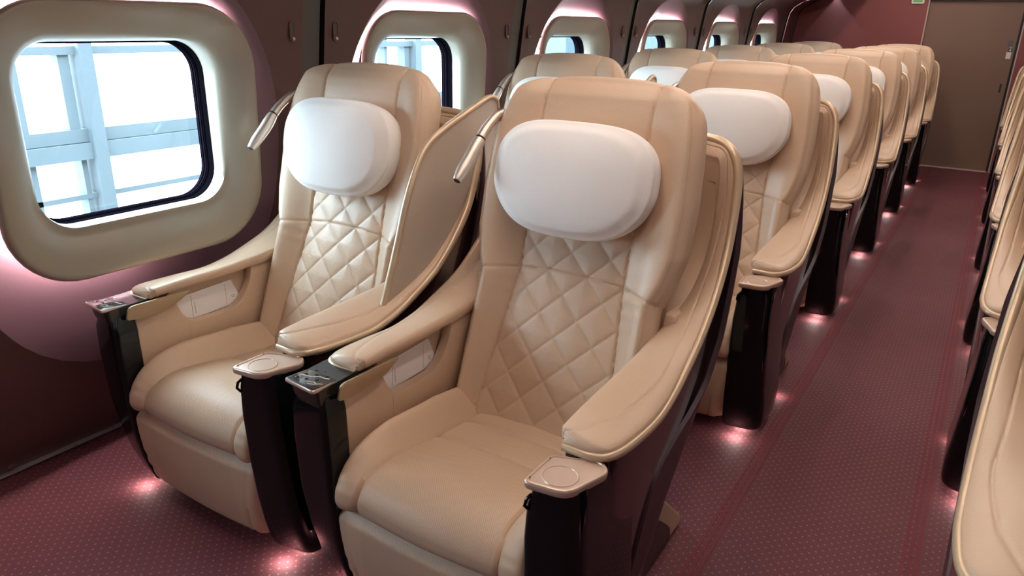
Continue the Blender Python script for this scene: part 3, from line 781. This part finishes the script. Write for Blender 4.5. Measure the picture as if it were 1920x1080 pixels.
# coat hooks: slim slotted pulls on both sides of each joint
for k in range(-1, 5):
    for dy in (-.098, .098):
        yc = 1.870 + PITCH * k + dy; z0, z1 = 1.268, 1.330; xh = wx(1.3) + .005
        root = empty('coat_hook', (xh, yc, 1.268)); OFF = np.array([xh, yc, 1.268])
        loop = []
        for t in np.linspace(0, 2 * PI, 28, endpoint=False):
            loop.append((xh, yc + .0105 * math.cos(t), (z1 - .010 if math.sin(t) > 0 else z0 + .010) + .0105 * math.sin(t)))
        mb = MB(); mb.tube(loop + [loop[0]], .0020, 6, cap=False); mb.build('hook_frame', bronze, root)
        mb = MB(); mb.tube([(xh, yc, z0 + .008), (xh + .006, yc, z0 + .008), (xh + .008, yc, z0 + .008)], [.0062, .0056, .003], 12); mb.build('hook_knob', chrome, root)
        mb = MB(); mb.box((xh - .002, yc, 1.300), (.0020, .0075, .026)); mb.build('hook_slot', strip_dark, root)
        OFF = np.zeros(3)
        r_ = k + 2
        where = ['just left of', 'just right of'][dy > 0]
        jn = {0: 'first dark wall joint from the left', -1: 'wall joint beside the camera', 1: 'second dark wall joint from the left', 2: 'third dark wall joint from the left', 3: 'fourth dark wall joint from the left', 4: 'fifth dark wall joint from the left'}[k]
        if k < 0:
            for ch in list(root.children): bpy.data.objects.remove(ch)
            bpy.data.objects.remove(root); continue
        tag(root, f'small bronze coat hook {where} the {jn}', 'hook', 'coat hooks on the window wall')

# end wall, door
mb = MB()
def wall_rect(mb, x0, x1, z0, z1, y=Y1, d=.06): mb.box(((x0 + x1) / 2, y + d / 2, (z0 + z1) / 2), ((x1 - x0) / 2, d / 2, (z1 - z0) / 2))
wall_rect(mb, -2.40, -.735, 0, 2.25); wall_rect(mb, .080, 1.3, 0, 2.25); wall_rect(mb, -.735, .080, 1.86, 2.25)
struct('wall_back', mb, end_wine)
mb = MB(); wall_rect(mb, -.735, .080, 0.008, 1.86, Y1 + .03, .03); dr = struct('door_1', mb, door_brown)
mb = MB(); wall_rect(mb, .015, .030, .78, .86, Y1 + .024, .008); mb.build('door_handle', dark_slot, dr)
mb = MB(); wall_rect(mb, .006, .046, 1.098, 1.158, Y1 + .027, .004); mb.build('door_sticker', paper, dr)
mb = MB(); wall_rect(mb, .014, .050, 1.16, 1.205, Y1 + .027, .004); mb.build('arrow_plate', strip_dark, dr)
mb = MB(); wall_rect(mb, .030, .034, 1.170, 1.195, Y1 + .024, .004); mb.ngon([(.022, Y1 + .0235, 1.178), (.032, Y1 + .0235, 1.164), (.042, Y1 + .0235, 1.178)]); wall_rect(mb, .020, .046, 1.198, 1.203, Y1 + .024, .004); mb.build('arrow_mark', paper, dr)
mb = MB(); wall_rect(mb, .000, .040, 1.215, 1.265, Y1 + .028, .003); mb.build('grey_plate', mat('grey_plate', (.14, .12, .11), .5), dr)
mb = MB(); wall_rect(mb, -.745, -.733, 0, 1.86, Y1 - .006, .04); struct(f'trim_{n}', mb, pale_trim); n += 1
mb = MB(); wall_rect(mb, .086, .098, 0, 1.86, Y1 - .006, .04); struct(f'trim_{n}', mb, pale_trim); n += 1
mb = MB(); wall_rect(mb, .066, .086, 0, 1.86, Y1 - .004, .04); struct(f'trim_{n}', mb, strip_black); n += 1
mb = MB(); wall_rect(mb, -.735, .080, 0, .008, Y1 - .02, .06); struct(f'trim_{n}', mb, pale_trim); n += 1
mb = MB(); wall_rect(mb, -.735, .080, 1.625, 1.86, Y1 - .01, .04); struct(f'trim_{n}', mb, strip_dark); n += 1
# exit sign at the top of the wall
root = empty('exit_sign', (-.84, Y1 - .01, 1.592)); OFF = np.array([-.84, Y1 - .01, 1.592])
mb = MB(); mb.prism(rpoly([(-.898, 1.592), (-.785, 1.592), (-.785, 1.70), (-.898, 1.70)], .008, 3), lambda p: (p[0], Y1 - .001, p[1]), lambda p: (p[0], Y1 - .014, p[1])); mb.build('sign_frame', sign_white, root)
mb = MB(); mb.box((-.8415, Y1 - .0145, 1.648), (.042, .0008, .044)); mb.build('sign_face', sign_green, root)
OFF = np.zeros(3); tag(root, 'small green and white sign high on the wine red end wall', 'sign')
# near end of the cabin, behind the camera
mb = MB(); wall_rect(mb, -2.40, 1.3, 0, 2.25, Y0 - .06); struct('wall_front', mb, end_wine)
# grommet low on the wall at the left
mb = MB(); mb.tube([(wx(.035) - .004, .815, .035), (wx(.035) + .004, .815, .035)], .011, 14); tag(mb.build('wall_grommet', bronze), 'small round bronze plug low on the wall at the left frame edge', 'plug')

# ------------------------------------------------------------------ outside the windows
def outbox(mb, y0, y1, z0, z1, x=-5.0, d=.10): mb.box((x - d / 2, (y0 + y1) / 2, (z0 + z1) / 2), (d / 2, (y1 - y0) / 2, (z1 - z0) / 2))
def steel_frame(y, label):
    mb = MB(); c = y
    outbox(mb, c - .05, c + .05, -1.5, 5.0, -4.98, .16)            # main post
    outbox(mb, c - .165, c - .09, .43, 5.0, -5.03)                 # window stile beside the post
    outbox(mb, c - .44, c - .40, -1.5, 5.0, -5.03)
    return mb
fr = empty('station_screen', (-5.0, 2.7, -1.5)); OFF = np.array([-5.0, 2.7, -1.5])
P_ = [2.705, 6.05]
for k, c in enumerate((-.65, 2.705, 6.05)):
    mb = MB(); outbox(mb, c - .045, c + .045, -1.5, 5.0, -4.98, .14); mb.build('post', beam_mat, fr)
    mb = MB(); outbox(mb, c - .155, c - .085, .50, 1.12, -5.038); outbox(mb, c - .115, c - .08, -.2, .43, -5.046); mb.build('window_stile', beam_mat, fr)
    mb = MB(); outbox(mb, c - .445, c - .405, -1.5, 5.0, -5.04); mb.build('slim_post', beam_mat, fr)
for z0, z1, x in ((1.09, 1.14, -5.02), (.535, .62, -5.03), (.425, .530, -5.0), (.155, .19, -5.04)):
    mb = MB(); outbox(mb, -3.5, 8.1, z0, z1, x); mb.build('rail', beam_mat, fr)
OFF = np.zeros(3); tag(fr, 'pale blue steel screen of posts and rails outside the nearest windows', 'structure')
bw = empty('station_wall', (-5.0, 10, -1.5)); OFF = np.array([-5., 10, -1.5])
mb = MB(); outbox(mb, 8.1, 9.16, -1.5, 4.5, -5.0, .2); mb.build('white_panel', mat('white_cladding', (.11, .135, .14), .6), bw)
mb = MB(); outbox(mb, 9.16, 30, -1.5, 4.5, -5.0, .2); mb.build('blue_panel', panel_blue, bw)
OFF = np.zeros(3); tag(bw, 'pale blue cladding wall outside the farther windows', 'wall')
mb = MB(); mb.box((3.6, 4, 2.0), (.15, 20, 3.5)); tag(mb.build('daylight_blocker', mat('blocker_grey', (.16, .14, .13), .8)), 'added grey slab out of view that blocks daylight at the right-hand windows', 'wall')  # unseen slab added to weaken the daylight from the right-hand windows
mb = MB(); mb.ngon([(-40, -30, -1.5), (40, -30, -1.5), (40, 50, -1.5), (-40, 50, -1.5)]); tag(mb.build('platform_ground', mat('pale_concrete', (.3, .3, .3), .8)), 'pale concrete outside the carriage windows', 'ground', kind='structure')

# ------------------------------------------------------------------ light
w = bpy.data.worlds.new('world'); scn.world = w; w.use_nodes = True
bg = w.node_tree.nodes['Background']; bg.inputs['Color'].default_value = (0.66, 0.87, 1.0, 1); bg.inputs['Strength'].default_value = 15.0
for cy in centers:
    for left in (True, False):
        ld = bpy.data.lights.new('portal', 'AREA'); ld.shape = 'RECTANGLE'; ld.size = .60; ld.size_y = .52; ld.cycles.is_portal = True
        lo = bpy.data.objects.new('portal', ld); COL.objects.link(lo); x = -2.18 if left else 2 * XMID + 2.18
        lo.location = (x, cy, 1.029); lo.rotation_euler = (PI / 2, 0, -PI / 2 if left else PI / 2)
# ceiling lamps: two long warm strips
for i, xx in enumerate((-.95, -.215)):
    for k in range(4):
        y = 1.30 + k * 2.05
        mb = MB(); OFF = np.array([xx, y, 2.17]); mb.box((xx, y, 2.172), (.07, .95, .008)); o = mb.build('ceiling_lamp', alu)
        tag(o, 'long warm ceiling lamp strip above the seats', 'ceiling lamp', 'ceiling lamp strips')
        mb = MB(); mb.box((xx, y, 2.160), (.055, .93, .004)); mb.build('lamp_diffuser', glow_lamp, o); OFF = np.zeros(3)
        o.location = (xx, y, 2.17)

scn.view_settings.view_transform = 'Standard'; scn.view_settings.look = 'None'; scn.view_settings.gamma = 1; scn.view_settings.use_curve_mapping = False
scn.view_settings.exposure = 0.48
